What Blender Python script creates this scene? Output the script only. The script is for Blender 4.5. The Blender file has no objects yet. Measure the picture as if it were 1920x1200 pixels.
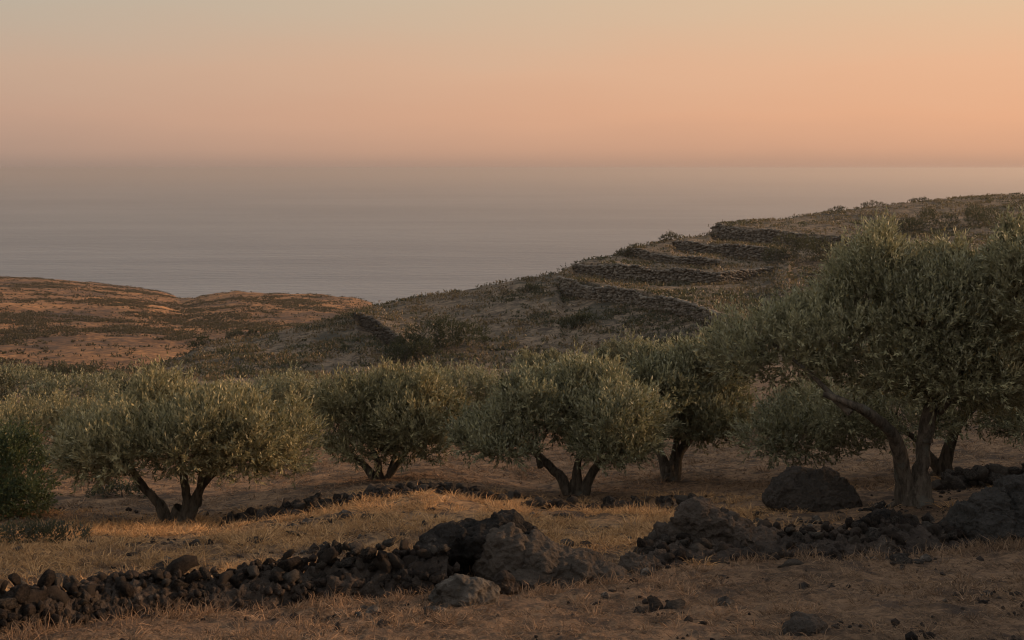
import bpy, bmesh, math
import numpy as np

# ---------------------------------------------------------------- camera, sky, sun, exposure
SC = bpy.context.scene
COL = SC.collection
F = 2300.0            # focal length in pixels of the 1920 wide photograph
HOR = 315.0           # row of the horizon
R = math.radians

cam = bpy.data.cameras.new('camera')
cam.sensor_width = 36.0
cam.lens = 36.0 * F / 1920.0
cam.shift_y = -(600.0 - HOR) / 1920.0
cam.clip_start = 0.1
cam.clip_end = 200000.0
cam_ob = bpy.data.objects.new('camera', cam)
cam_ob.rotation_euler = (R(90), 0, 0)
COL.objects.link(cam_ob)
SC.camera = cam_ob

SUN_AZ = 72.0         # degrees to the right of the view axis
SUN_EL = 12.0

world = bpy.data.worlds.new('World')
SC.world = world
world.use_nodes = True
wt = world.node_tree
wt.nodes.clear()


def wn(t, **kw):
    n = wt.nodes.new(t)
    for k, v in kw.items():
        setattr(n, k, v)
    return n


def wl(a, b):
    wt.links.new(a, b)


def wmath(op, a, b=None, clamp=False):
    n = wn('ShaderNodeMath', operation=op, use_clamp=clamp)
    for i, v in enumerate((a, b)):
        if v is None:
            continue
        if isinstance(v, (int, float)):
            n.inputs[i].default_value = v
        else:
            wl(v, n.inputs[i])
    return n.outputs[0]


def set_ramp(node, stops):
    el = node.color_ramp.elements
    while len(el) > 2:
        el.remove(el[-1])
    for i, (p, c) in enumerate(stops):
        e = el[i] if i < 2 else el.new(p)
        e.position = p
        e.color = (c[0], c[1], c[2], 1)


tc = wn('ShaderNodeTexCoord')
sep = wn('ShaderNodeSeparateXYZ')
wl(tc.outputs['Generated'], sep.inputs[0])
elev = wmath('MULTIPLY', wmath('ARCSINE', sep.outputs[2]), 180 / math.pi)
# faint high veil that bends the bands a little
wmap = wn('ShaderNodeMapping')
wmap.inputs['Scale'].default_value = (5.0, 5.0, 26.0)
wl(tc.outputs['Generated'], wmap.inputs[0])
wno = wn('ShaderNodeTexNoise')
wno.inputs['Scale'].default_value = 1.3
wno.inputs['Detail'].default_value = 4.0
wl(wmap.outputs[0], wno.inputs[0])
wob = wmath('MULTIPLY', wmath('SUBTRACT', wno.outputs[0], 0.5), 1.7)
elev2 = wmath('ADD', elev, wmath('MULTIPLY', wob, wmath('MULTIPLY', elev, 0.40, True)))
tt = wmath('POWER', wmath('DIVIDE', wmath('MAXIMUM', elev2, 0.0), 40.0, True), 0.5)
horiz = wmath('MAXIMUM', wmath('SQRT', wmath('SUBTRACT', 1.0, wmath('MULTIPLY', sep.outputs[2], sep.outputs[2]))), 0.05)
cs = wmath('DIVIDE', wmath('ADD', wmath('MULTIPLY', sep.outputs[0], math.sin(R(SUN_AZ))),
                           wmath('MULTIPLY', sep.outputs[1], math.cos(R(SUN_AZ)))), horiz)
mr = wn('ShaderNodeMapRange', interpolation_type='SMOOTHSTEP')
wl(cs, mr.inputs[0])
mr.inputs[1].default_value = -0.45
mr.inputs[2].default_value = 0.95


def P_(deg):
    return (deg / 40.0) ** 0.5


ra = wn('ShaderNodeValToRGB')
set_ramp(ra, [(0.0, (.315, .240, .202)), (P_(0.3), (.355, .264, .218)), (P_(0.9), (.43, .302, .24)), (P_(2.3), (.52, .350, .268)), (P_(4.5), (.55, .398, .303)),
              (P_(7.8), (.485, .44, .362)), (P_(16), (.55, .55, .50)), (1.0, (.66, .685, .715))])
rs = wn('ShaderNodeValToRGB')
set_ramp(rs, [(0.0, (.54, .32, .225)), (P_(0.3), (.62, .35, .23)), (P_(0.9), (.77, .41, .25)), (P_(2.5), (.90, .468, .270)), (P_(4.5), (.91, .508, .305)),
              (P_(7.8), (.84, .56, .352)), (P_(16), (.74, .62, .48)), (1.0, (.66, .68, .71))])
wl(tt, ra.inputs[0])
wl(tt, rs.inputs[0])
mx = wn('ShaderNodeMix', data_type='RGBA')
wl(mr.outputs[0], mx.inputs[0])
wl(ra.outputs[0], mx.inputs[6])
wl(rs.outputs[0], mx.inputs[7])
# under the horizon the world continues as dim land
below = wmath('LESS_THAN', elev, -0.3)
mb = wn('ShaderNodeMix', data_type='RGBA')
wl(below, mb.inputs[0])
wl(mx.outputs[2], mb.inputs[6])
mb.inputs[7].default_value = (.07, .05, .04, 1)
sky = wn('ShaderNodeTexSky', sky_type='NISHITA')
sky.sun_disc = False
sky.sun_elevation = R(SUN_EL)
sky.sun_rotation = R(SUN_AZ)
sky.dust_density = 4.0
sky.air_density = 1.5
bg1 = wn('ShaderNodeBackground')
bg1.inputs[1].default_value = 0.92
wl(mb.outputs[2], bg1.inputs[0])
bg2 = wn('ShaderNodeBackground')
bg2.inputs[1].default_value = 0.006
wl(sky.outputs[0], bg2.inputs[0])
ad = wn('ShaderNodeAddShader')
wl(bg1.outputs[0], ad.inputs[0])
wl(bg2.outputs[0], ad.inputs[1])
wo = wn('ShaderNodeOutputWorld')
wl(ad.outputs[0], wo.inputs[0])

sun = bpy.data.lights.new('sun', 'SUN')
sun.energy = 5.0
sun.angle = R(3.5)
sun.color = (1.0, 0.62, 0.35)
sun_ob = bpy.data.objects.new('sun', sun)
sun_ob.rotation_euler = (R(90 - SUN_EL), 0, R(180 - SUN_AZ))
COL.objects.link(sun_ob)

vs = SC.view_settings
vs.view_transform = 'Standard'
vs.look = 'None'
vs.exposure = 0.0
vs.gamma = 1.0
vs.use_curve_mapping = False
cy = SC.cycles
cy.max_bounces = 5
cy.diffuse_bounces = 2
cy.glossy_bounces = 2
cy.transmission_bounces = 3
cy.transparent_max_bounces = 4
cy.volume_bounces = 1
cy.filter_width = 1.1
cy.use_denoising = True
cy.denoiser = 'OPENIMAGEDENOISE'
cy.denoising_input_passes = 'RGB_ALBEDO_NORMAL'
cy.sample_clamp_indirect = 4.0

# ---------------------------------------------------------------- helpers
rng = np.random.default_rng(7)


def _hash(ix, iy, iz, seed):
    h = (ix * 374761393 + iy * 668265263 + iz * 2147483647 + seed * 974634773) & 0xFFFFFFFF
    h = ((h ^ (h >> 13)) * 1274126177) & 0xFFFFFFFF
    h = ((h ^ (h >> 16)) * 2246822519) & 0xFFFFFFFF
    return ((h ^ (h >> 15)) & 0xFFFFFF) / float(0xFFFFFF) * 2 - 1


def noise3(p, seed=0):
    p = np.asarray(p, float)
    i = np.floor(p).astype(np.int64)
    f = p - i
    f = f * f * f * (f * (f * 6 - 15) + 10)
    out = 0
    for a in (0, 1):
        wx = f[..., 0] if a else 1 - f[..., 0]
        for b in (0, 1):
            wy = f[..., 1] if b else 1 - f[..., 1]
            for c in (0, 1):
                wz = f[..., 2] if c else 1 - f[..., 2]
                out = out + wx * wy * wz * _hash(i[..., 0] + a, i[..., 1] + b, i[..., 2] + c, seed)
    return out


def fbm(p, octaves=4, seed=0, gain=0.5, ridged=False):
    s, a, t = 0.0, 1.0, 0.0
    p = np.asarray(p, float)
    for o in range(octaves):
        n = noise3(p, seed + o * 17)
        if ridged:
            n = 1 - 2 * np.abs(n)
        s = s + a * n
        t += a
        a *= gain
        p = p * 2.03 + 11.3
    return s / t


def fbm2(x, y, sc, octaves=4, seed=0, gain=0.5, ridged=False):
    return fbm(np.stack([x / sc, y / sc, np.full_like(x, 0.37)], -1), octaves, seed, gain, ridged)


def P(px, py, d):
    """the point seen at pixel (px, py) of the photograph at a depth of d metres"""
    return np.array([(px - 960.0) / F * d, d, -(py - HOR) / F * d])


def mesh(name, v, f, mat, smooth=False, attrs=None, parent=None, face_attrs=None):
    v = np.asarray(v, np.float32)
    me = bpy.data.meshes.new(name)
    if isinstance(f, np.ndarray):
        n = f.shape[1]
        me.vertices.add(len(v))
        me.vertices.foreach_set('co', v.ravel())
        me.loops.add(f.size)
        me.loops.foreach_set('vertex_index', f.astype(np.int32).ravel())
        me.polygons.add(len(f))
        me.polygons.foreach_set('loop_start', np.arange(0, f.size, n, dtype=np.int32))
        me.update(calc_edges=True)
    else:
        me.from_pydata([tuple(q) for q in v.tolist()], [], f)
    if smooth:
        me.polygons.foreach_set('use_smooth', np.ones(len(me.polygons), bool))
    for k, a in (attrs or {}).items():
        at = me.attributes.new(k, 'FLOAT', 'POINT')
        at.data.foreach_set('value', np.asarray(a, np.float32).ravel())
    for k, a in (face_attrs or {}).items():
        at = me.attributes.new(k, 'FLOAT', 'FACE')
        at.data.foreach_set('value', np.asarray(a, np.float32).ravel())
    if mat:
        me.materials.append(mat)
    return me


def link(name, me, parent=None, loc=(0, 0, 0)):
    o = bpy.data.objects.new(name, me)
    COL.objects.link(o)
    o.location = loc
    if parent is not None:
        o.parent = parent
    return o


def tag(o, label=None, cat=None, group=None, kind=None):
    if label:
        o['label'] = label
    if cat:
        o['category'] = cat
    if group:
        o['group'] = group
    if kind:
        o['kind'] = kind
    return o


def thing(name, label, cat, loc, group=None):
    o = bpy.data.objects.new(name, None)
    COL.objects.link(o)
    o.empty_display_size = 0.2
    o.location = tuple(float(q) for q in loc)
    return tag(o, label, cat, group)


class NT:
    """small helper to write a material"""

    def __init__(self, name):
        self.m = bpy.data.materials.new(name)
        self.m.use_nodes = True
        self.t = self.m.node_tree
        self.t.nodes.clear()
        self.out = self.n('ShaderNodeOutputMaterial')
        self.geo = self.n('ShaderNodeTexCoord')

    def n(self, t, **kw):
        x = self.t.nodes.new(t)
        for k, v in kw.items():
            setattr(x, k, v)
        return x

    def l(self, a, b):
        self.t.links.new(a, b)

    def put(self, sock, v):
        if isinstance(v, (int, float)):
            sock.default_value = v
        elif isinstance(v, tuple):
            sock.default_value = v if len(v) == len(sock.default_value) else (*v, 1)
        else:
            self.l(v, sock)

    def attr(self, name):
        return self.n('ShaderNodeAttribute', attribute_name=name).outputs['Fac']

    def noise(self, scale, detail=4, rough=0.55, stretch=None, coord='Object', dist=0.0):
        src = self.geo.outputs[coord]
        if stretch:
            mp = self.n('ShaderNodeMapping')
            mp.inputs['Scale'].default_value = stretch
            self.l(src, mp.inputs[0])
            src = mp.outputs[0]
        x = self.n('ShaderNodeTexNoise')
        self.l(src, x.inputs['Vector'])
        x.inputs['Scale'].default_value = scale
        x.inputs['Detail'].default_value = detail
        x.inputs['Roughness'].default_value = rough
        x.inputs['Distortion'].default_value = dist
        return x.outputs[0]

    def voro(self, scale, feature='F1', out='Distance'):
        x = self.n('ShaderNodeTexVoronoi', feature=feature)
        self.l(self.geo.outputs['Object'], x.inputs['Vector'])
        x.inputs['Scale'].default_value = scale
        return x.outputs[out]

    def step(self, v, lo, hi):
        x = self.n('ShaderNodeMapRange', interpolation_type='SMOOTHSTEP')
        self.put(x.inputs[0], v)
        x.inputs[1].default_value = lo
        x.inputs[2].default_value = hi
        return x.outputs[0]

    def mix(self, f, a, b):
        x = self.n('ShaderNodeMix', data_type='RGBA')
        self.put(x.inputs[0], f)
        self.put(x.inputs[6], a)
        self.put(x.inputs[7], b)
        return x.outputs[2]

    def math(self, op, a, b=0.0, clamp=False):
        x = self.n('ShaderNodeMath', operation=op, use_clamp=clamp)
        self.put(x.inputs[0], a)
        self.put(x.inputs[1], b)
        return x.outputs[0]

    def bump(self, h, strength=0.6, dist=0.05, normal=None):
        x = self.n('ShaderNodeBump')
        x.inputs['Strength'].default_value = strength
        x.inputs['Distance'].default_value = dist
        self.l(h, x.inputs['Height'])
        if normal is not None:
            self.l(normal, x.inputs['Normal'])
        return x.outputs[0]

    def surface(self, color, rough=0.9, spec=0.2, normal=None, extra=None):
        b = self.n('ShaderNodeBsdfPrincipled')
        self.put(b.inputs['Base Color'], color)
        self.put(b.inputs['Roughness'], rough)
        b.inputs['Specular IOR Level'].default_value = spec
        if normal is not None:
            self.l(normal, b.inputs['Normal'])
        self.bsdf = b
        self.l(b.outputs[0], self.out.inputs[0])
        return self.m


# ---------------------------------------------------------------- materials
def mat_ground():
    t = NT('dry_ground')
    straw = t.attr('straw')
    green = t.attr('green')
    far = t.attr('far')
    n1 = t.noise(0.9, 6, 0.62)
    n2 = t.noise(7.0, 6, 0.7)
    n3 = t.noise(38.0, 4, 0.7)
    mixn = t.math('ADD', t.math('MULTIPLY', n1, 0.45), t.math('ADD', t.math('MULTIPLY', n2, 0.35), t.math('MULTIPLY', n3, 0.2)))
    soil = t.mix(t.step(mixn, 0.40, 0.60), (.048, .032, .0225), (.19, .119, .077))
    gold = t.mix(t.step(mixn, 0.38, 0.60), (.058, .038, .026), (.33, .195, .098))
    c = t.mix(t.math('MULTIPLY', straw, t.step(n2, 0.32, 0.55)), soil, gold)
    c = t.mix(t.math('MULTIPLY', t.step(t.noise(2.6, 5, 0.65), 0.52, 0.64), 0.8), c, (.050, .036, .029))
    c = t.mix(t.step(n1, 0.56, 0.68), c, (.058, .042, .033))
    # hillside: dry grass with grey green scrub between it
    h1 = t.noise(0.22, 7, 0.66, (1.0, 0.8, 2.0))
    h2 = t.noise(1.3, 6, 0.7)
    h3 = t.noise(5.0, 5, 0.72)
    hill = t.mix(t.step(t.math('ADD', t.math('MULTIPLY', h2, 0.55), t.math('MULTIPLY', h3, 0.45)), 0.40, 0.60), (.050, .039, .030), (.20, .145, .098))
    hill = t.mix(t.math('MULTIPLY', t.step(h1, 0.48, 0.64), 0.85), hill, (.037, .036, .027))
    c = t.mix(green, c, hill)
    # far slopes: ochre soil with painted-in sun glow, between patches of dark heath
    f1 = t.noise(0.045, 8, 0.68, (1.0, .6, 1.0))
    f2 = t.noise(0.16, 7, 0.68)
    f3 = t.noise(1.0, 6, 0.74)
    fh = t.mix(t.step(t.math('ADD', t.math('MULTIPLY', f2, 0.5), t.math('MULTIPLY', f3, 0.5)), 0.40, 0.60), (.075, .042, .026), (.43, .212, .092))
    fh = t.mix(t.step(t.math('ADD', t.math('MULTIPLY', f1, 0.55), t.math('MULTIPLY', f2, 0.45)), 0.44, 0.60), fh, (.062, .043, .033))
    c = t.mix(far, c, fh)
    hb = t.math('ADD', t.math('MULTIPLY', n2, 0.6), t.math('MULTIPLY', n3, 0.35))
    return t.surface(c, 0.95, 0.1, t.bump(hb, 0.9, 0.09))


def mat_sea():
    t = NT('sea_water')
    w1 = t.noise(0.05, 5, 0.6, (0.32, 1.0, 1.0), dist=0.4)
    w2 = t.noise(0.2, 4, 0.6, (0.4, 1.0, 1.0))
    w0 = t.noise(0.0016, 4, 0.55, (0.5, 1.0, 1.0))
    h = t.math('ADD', t.math('MULTIPLY', w1, 1.0), t.math('MULTIPLY', w2, 0.45))
    w3 = t.noise(0.011, 5, 0.62, (0.13, 1.0, 1.0), dist=0.6)
    c = t.mix(t.step(t.math('ADD', t.math('MULTIPLY', w0, 0.55), t.math('MULTIPLY', w3, 0.45)), 0.38, 0.62), (.112, .125, .142), (.172, .180, .190))
    m = t.surface(c, 0.36, 0.15, t.bump(h, 1.0, 5.0))
    t.bsdf.inputs['IOR'].default_value = 1.33
    return m


def mat_leaf(name, dark, light, under, dry=(.20, .15, .06)):
    t = NT(name)
    tint = t.attr('tint')
    top = t.mix(tint, dark, light)
    top = t.mix(t.step(tint, 0.93, 0.97), top, dry)
    geo = t.n('ShaderNodeNewGeometry')
    c = t.mix(geo.outputs['Backfacing'], top, t.mix(t.step(tint, 0.93, 0.97), t.mix(0.6, top, under), dry))
    t.surface(c, 0.5, 0.22)
    tr = t.n('ShaderNodeBsdfTranslucent')
    t.put(tr.inputs[0], t.mix(0.5, c, (.16, .17, .05)))
    ms = t.n('ShaderNodeMixShader')
    ms.inputs[0].default_value = 0.22
    t.l(t.bsdf.outputs[0], ms.inputs[1])
    t.l(tr.outputs[0], ms.inputs[2])
    t.l(ms.outputs[0], t.out.inputs[0])
    return t.m


def mat_bark():
    t = NT('olive_bark')
    n = t.noise(9, 6, 0.7, (1.6, 1.6, 0.35))
    f = t.noise(40, 4, 0.7, (1.5, 1.5, 0.4))
    c = t.mix(t.step(n, 0.35, 0.65), (.045, .036, .028), (.15, .118, .09))
    c = t.mix(t.step(t.noise(3.5, 4), 0.55, 0.7), c, (.13, .125, .105))
    h = t.math('ADD', n, t.math('MULTIPLY', f, 0.5))
    return t.surface(c, 0.95, 0.15, t.bump(h, 1.0, 0.05))


def mat_rock(name, dark, mid, lich, lich_amt=0.62, scale=1.0):
    t = NT(name)
    n1 = t.noise(3.0 * scale, 7, 0.68)
    n2 = t.noise(16.0 * scale, 6, 0.72)
    v = t.voro(22.0 * scale)
    inf = t.n('ShaderNodeObjectInfo')
    rnd = t.attr('tint') if name == 'wall_stone' else inf.outputs['Random']
    c = t.mix(t.step(n1, 0.36, 0.64), dark, mid)
    c = t.mix(t.math('MULTIPLY', t.step(rnd, 0.35, 1.0), 0.6), c, tuple(0.5 * a + 0.6 * b for a, b in zip(mid, lich)))
    c = t.mix(t.step(t.math('ADD', t.math('MULTIPLY', n2, 0.7), t.math('MULTIPLY', n1, 0.3)), lich_amt - 0.05, lich_amt + 0.06), c, lich)
    h = t.math('ADD', t.math('MULTIPLY', n1, 1.0), t.math('ADD', t.math('MULTIPLY', n2, 0.5), t.math('MULTIPLY', v, 0.35)))
    return t.surface(c, 0.95, 0.1, t.bump(h, 1.0, 0.10 / scale))


def mat_straw(name, a, b):
    t = NT(name)
    tint = t.attr('tint')
    c = t.mix(tint, a, b)
    t.surface(c, 0.8, 0.15)
    tr = t.n('ShaderNodeBsdfTranslucent')
    t.put(tr.inputs[0], c)
    ms = t.n('ShaderNodeMixShader')
    ms.inputs[0].default_value = 0.2
    t.l(t.bsdf.outputs[0], ms.inputs[1])
    t.l(tr.outputs[0], ms.inputs[2])
    t.l(ms.outputs[0], t.out.inputs[0])
    return t.m


M_GROUND = mat_ground()
M_SEA = mat_sea()
M_OLIVE = mat_leaf('olive_leaf', (.036, .039, .020), (.375, .335, .185), (.34, .325, .235))
M_OLIVE_WARM = mat_leaf('olive_leaf_dry', (.042, .043, .021), (.41, .34, .175), (.34, .305, .20))
M_DARKLEAF = mat_leaf('dark_leaf', (.022, .034, .016), (.060, .078, .032), (.08, .10, .05))
M_SCRUB = mat_leaf('scrub_leaf', (.026, .026, .017), (.072, .066, .042), (.08, .076, .052), (.11, .08, .05))
M_THICKET = mat_leaf('thicket_leaf', (.012, .016, .010), (.034, .040, .023), (.05, .055, .035), (.07, .05, .03))
M_BARK = mat_bark()
M_LAVA = mat_rock('lava_rock', (.018, .016, .015), (.080, .066, .056), (.19, .155, .125), 0.57)
M_LAVA_BROWN = mat_rock('brown_lava_rock', (.017, .0135, .012), (.054, .040, .032), (.125, .10, .08), 0.61)
M_LAVA_BLUE = mat_rock('black_lava_rock', (.011, .0105, .010), (.031, .028, .026), (.072, .064, .056), 0.62)
M_LAVA_DARK = mat_rock('dark_lava_rock', (.011, .010, .0095), (.040, .033, .029), (.11, .09, .075), 0.61)
M_OUTCROP = mat_rock('outcrop_rock', (.014, .0115, .010), (.047, .036, .029), (.115, .093, .075), 0.60)
M_GREYSTONE = mat_rock('grey_stone', (.052, .044, .037), (.125, .105, .088), (.19, .162, .135), 0.60)
M_WALLSTONE = mat_rock('wall_stone', (.085, .074, .063), (.20, .17, .14), (.30, .255, .20), 0.58, 0.5)
M_WALLSTONE_MOSSY_SHADE = mat_rock('wall_stone', (.034, .029, .025), (.085, .071, .058), (.15, .125, .10), 0.60, 0.5)  # spur wall: moss and its shadow side, both darkened into the stone colour
M_GRASS = mat_straw('dry_grass_blade', (.15, .088, .046), (.66, .39, .18))
M_LITTER = mat_straw('dead_grass_blade', (.058, .041, .031), (.34, .215, .13))
M_HEATH = mat_leaf('heath_leaf', (.030, .023, .018), (.075, .054, .036), (.07, .055, .04), (.13, .08, .05))

# ---------------------------------------------------------------- terrain
US = np.array([0, 400, 800, 1000, 1200, 1400, 1600, 1800, 1920], float)
NEAR = {
    8.0: [1208, 1204, 1200, 1198, 1196, 1194, 1192, 1190, 1190],
    10.0: [1141, 1140, 1125, 1116, 1110, 1105, 1100, 1095, 1092],
    12.0: [1060, 1056, 1048, 1050, 1050, 1045, 1040, 1035, 1030],
    14.0: [1022, 1006, 976, 990, 992, 992, 987, 978, 970],
    15.5: [1003, 992, 932, 958, 962, 964, 961, 945, 934],
    17.0: [984, 985, 915, 944, 950, 946, 932, 920, 910],
    20.0: [936, 942, 902, 927, 916, 910, 900, 884, 874],
    27.0: [842, 848, 848, 842, 838, 835, 828, 812, 806],
    40.0: [765, 768, 772, 770, 762, 752, 742, 728, 720],
    60.0: [722, 724, 722, 722, 705, 685, 668, 650, 640],
}
BASE_U = np.array([-200, 0, 250, 400, 600, 800, 1000, 1200, 1400, 1600, 1800, 1920, 2400], float)
BASE_Y = np.array([712, 712, 708, 712, 712, 698, 690, 670, 636, 610, 590, 580, 545], float)
CREST = np.array([(-200, 712), (0, 712), (200, 706), (250, 702), (290, 688), (350, 664), (380, 648), (440, 634), (520, 623), (600, 607), (668, 588),
                  (700, 575), (740, 566), (830, 550), (900, 540), (960, 528), (1045, 512), (1072, 496), (1100, 490), (1160, 478), (1182, 466),
                  (1240, 455), (1270, 448), (1322, 442), (1336, 434), (1346, 421), (1400, 415), (1480, 407), (1560, 397), (1640, 386), (1700, 380),
                  (1760, 374), (1850, 366), (1920, 361), (2400, 345), (3400, 345)], float)
CREST_D = np.array([(-200, 82), (0, 82), (250, 85), (400, 92), (600, 98), (740, 105), (1050, 106), (1072, 106), (1170, 110), (1270, 116),
                    (1340, 123), (1560, 136), (1920, 150), (2400, 160)], float)
FARC = np.array([(-1500, 470), (-400, 505), (0, 518), (60, 520), (120, 524), (180, 530), (240, 538), (290, 545), (322, 553), (342, 558), (372, 555), (410, 550),
                 (445, 545), (520, 548), (600, 552), (660, 558), (705, 568), (760, 590), (900, 640), (3500, 700)], float)
FARC_D = np.array([(-1500, 470), (330, 450), (380, 350), (700, 330), (3500, 320)], float)
# retaining walls of the terraces: column, row of the top, depth, height in rows
WALLS = [
    [(1048, 521, 100, 14), (1056, 524, 97, 32), (1110, 533, 90, 32), (1180, 546, 85, 30), (1270, 563, 79, 30), (1340, 586, 72, 28), (1372, 602, 69.5, 20), (1420, 622, 69, 3)],
    [(1074, 497, 104.5, 12), (1090, 493, 103, 24), (1150, 497, 99, 30), (1200, 500, 97, 30), (1250, 503, 96, 32), (1300, 508, 94, 28), (1350, 512, 93, 24), (1400, 508, 95, 18), (1450, 501, 97, 12)],
    [(1168, 470, 108, 10), (1185, 466, 107, 20), (1240, 475, 103, 20), (1280, 482, 100, 16), (1310, 484, 99, 16), (1350, 488, 97.5, 6)],
    [(1262, 456, 113, 12), (1290, 453, 111, 24), (1350, 458, 108, 26), (1400, 462, 106, 28), (1450, 468, 103, 26), (1480, 478, 100, 8)],
    [(1336, 430, 121, 18), (1348, 422, 120, 32), (1400, 428, 117, 30), (1450, 433, 115, 30), (1500, 438, 113, 28), (1570, 444, 111, 20), (1640, 450, 109, 6)],
    [(666, 590, 95, 6), (678, 589, 92, 24), (700, 600, 87, 30), (735, 622, 81, 32), (762, 645, 76, 26), (785, 668, 73, 8)],
]
WALLS = [[(a, b, c, h * .95) for a, b, c, h in w_] for w_ in WALLS]
cols = np.unique(np.concatenate([np.arange(-1400, -100, 50.0), np.arange(-100, 640, 7.0), np.arange(640, 1660, 4.0), np.arange(1660, 2020, 7.0), np.arange(2050, 3450, 50.0)]))
rows = np.unique(np.concatenate([np.linspace(0.6, 7.5, 30), np.geomspace(7.6, 30, 300), np.geomspace(30.2, 66, 60), np.linspace(66.3, 125, 190), np.geomspace(126, 500, 120), np.geomspace(505, 1500, 14)]))
near_d = sorted(NEAR)
Z = np.zeros((len(rows), len(cols)))


def ip(t, u):
    return np.interp(u, t[:, 0], t[:, 1])


for ci, u in enumerate(cols):
    k = [(0.0, -1.72), (3.0, -2.15)]
    side = max(0.0, u - 1920) * 0.00018 - max(0.0, -u) * 0.00010      # the slope goes on rising to the right outside the frame
    for d in near_d:
        y = np.interp(u, US, NEAR[d])
        k.append((d, -(y - HOR) / F * d + side * min(d, 40)))
    zz = lambda y, d: -(y - HOR) / F * d
    yb = np.interp(u, BASE_U, BASE_Y)
    k.append((68.0, zz(yb, 68.0)))
    dc, yc = ip(CREST_D, u), ip(CREST, u)
    here = []
    for w in WALLS:
        a = np.array(w, float)
        if a[0, 0] <= u <= a[-1, 0]:
            y, d, h = (np.interp(u, a[:, 0], a[:, j]) for j in (1, 2, 3))
            here.append((d, y, h))
    here.sort()
    last = 68.0
    for d, y, h in here:
        if d <= last + 0.8:
            continue
        k.append((d, zz(y + h, d)))
        k.append((d + 0.35, zz(y + 1, d)))
        last = d + 0.35
    if dc > last + 1:
        k.append((dc, zz(yc, dc)))
        last = dc
    else:
        k.append((last + 1.0, zz(yc + 1, last + 1.0)))
        last += 1.0
    zl = k[-1][1]
    # behind the crest
    fy, fd = ip(FARC, u), ip(FARC_D, u)
    w = np.clip((u - 700) / 200.0, 0, 1)          # no far hill behind the terraces
    fp = [(last + 5, min(zl - 0.4, zz(yc + 8, last + 5)))]
    for d, s in ((128.0, 0.0), (160.0, 0.30), (210.0, 0.58), (280.0, 0.82)):
        if d > last + 12:
            y = 690 + (fy - 690) * s
            fp.append((d, zz(y, d) * (1 - w) + (zl - (d - last) * 0.33) * w))
    fp.append((fd, zz(fy, fd) * (1 - w) + (zl - (fd - last) * 0.33) * w))
    fp.append((fd + 40, fp[-1][1] - 14))
    fp.append((fd + 160, -122.0))
    fp.append((1600, -135.0))
    k += fp
    k = np.array(k)
    Z[:, ci] = np.interp(rows, k[:, 0], k[:, 1])

# soften the knots of the near ground
def smooth_rows(A, mask, n):
    for _ in range(n):
        B = A.copy()
        B[1:-1] = 0.25 * A[:-2] + 0.5 * A[1:-1] + 0.25 * A[2:]
        C = B.copy()
        C[:, 1:-1] = 0.25 * B[:, :-2] + 0.5 * B[:, 1:-1] + 0.25 * B[:, 2:]
        A = np.where(mask, C, A)
    return A


Z = smooth_rows(Z, (rows[:, None] < 62) & (rows[:, None] > 1) & (cols[None] > -1300), 14)
Z = smooth_rows(Z, (rows[:, None] > 127) & (cols[None] > -1300), 4)
D2, U2 = np.meshgrid(rows, cols, indexing='ij')
X2 = (U2 - 960) / F * D2
Y2 = D2


def sstep(a, lo, hi):
    t = np.clip((a - lo) / (hi - lo), 0, 1)
    return t * t * (3 - 2 * t)


wn_ = 1 - sstep(D2, 30, 60)
wh_ = sstep(D2, 40, 75) * (1 - sstep(D2, 120, 150))
wf_ = sstep(D2, 120, 170) * (1 - sstep(D2, 480, 600))
Z += wn_ * (0.055 * fbm2(X2, Y2, 1.3, 4, 3) + 0.045 * fbm2(X2, Y2, 0.30, 3, 5) + 0.016 * fbm2(X2, Y2, 0.13, 2, 6, ridged=True) * (D2 < 20)) * np.clip(D2 / 8, 0.3, 1)
Z += wh_ * (0.24 * fbm2(X2, Y2 * 0.7, 2.2, 5, 9, 0.6) + 0.10 * fbm2(X2 * .6, Y2, 5.0, 3, 11, ridged=True))
Z += wf_ * (0.75 * fbm2(X2 * .55, Y2, 22.0, 5, 21, 0.55) + 0.55 * fbm2(X2 * .7, Y2, 6.5, 4, 23, 0.6, ridged=True))


def grid_at(A, x, y):
    x, y = np.asarray(x, float), np.asarray(y, float)
    d = np.clip(y, rows[0], rows[-1])
    u = np.clip(960 + F * x / np.maximum(y, 0.05), cols[0], cols[-1])
    fi = np.interp(d, rows, np.arange(len(rows)))
    fj = np.interp(u, cols, np.arange(len(cols)))
    i, j = np.minimum(fi.astype(int), len(rows) - 2), np.minimum(fj.astype(int), len(cols) - 2)
    a, b = fi - i, fj - j
    return A[i, j] * (1 - a) * (1 - b) + A[i + 1, j] * a * (1 - b) + A[i, j + 1] * (1 - a) * b + A[i + 1, j + 1] * a * b


def ground(x, y):
    return grid_at(Z, x, y)


def on_ground(px, d):
    x = (px - 960) / F * d
    return np.array([x, d, float(ground(x, d))])


# where the straw lies thick: the bank behind the low wall, less in front of it
mound = np.zeros_like(Z)
mu = np.interp(cols, [-200, 0, 300, 800, 1200, 1400, 1500, 3000], [.9, .95, 1.0, 1.0, .9, .55, .3, .15])
d0 = np.interp(cols, [-200, 0, 400, 830, 1200, 1900], [8.6, 9.3, 10.8, 11.2, 11.0, 12.5])
d1 = np.interp(cols, [-200, 0, 400, 800, 1200, 1900], [16.5, 16.5, 17, 17, 16.5, 17])
mound = mu[None] * sstep(D2, d0[None] - .3, d0[None] + .5) * (1 - sstep(D2, d1[None] - 1.2, d1[None] + .8))
mound = mound + 0.42 * sstep(D2, 16, 18) * (1 - sstep(D2, 28, 40)) * (1 - mound)
STRAW = np.clip(mound + 0.22 * (D2 < 13) * (1 - mound), 0, 1)
GREEN = sstep(D2, 34, 66)
FAR = sstep(D2, 100, 126) * (1 - sstep(U2, 660, 760))
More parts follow.
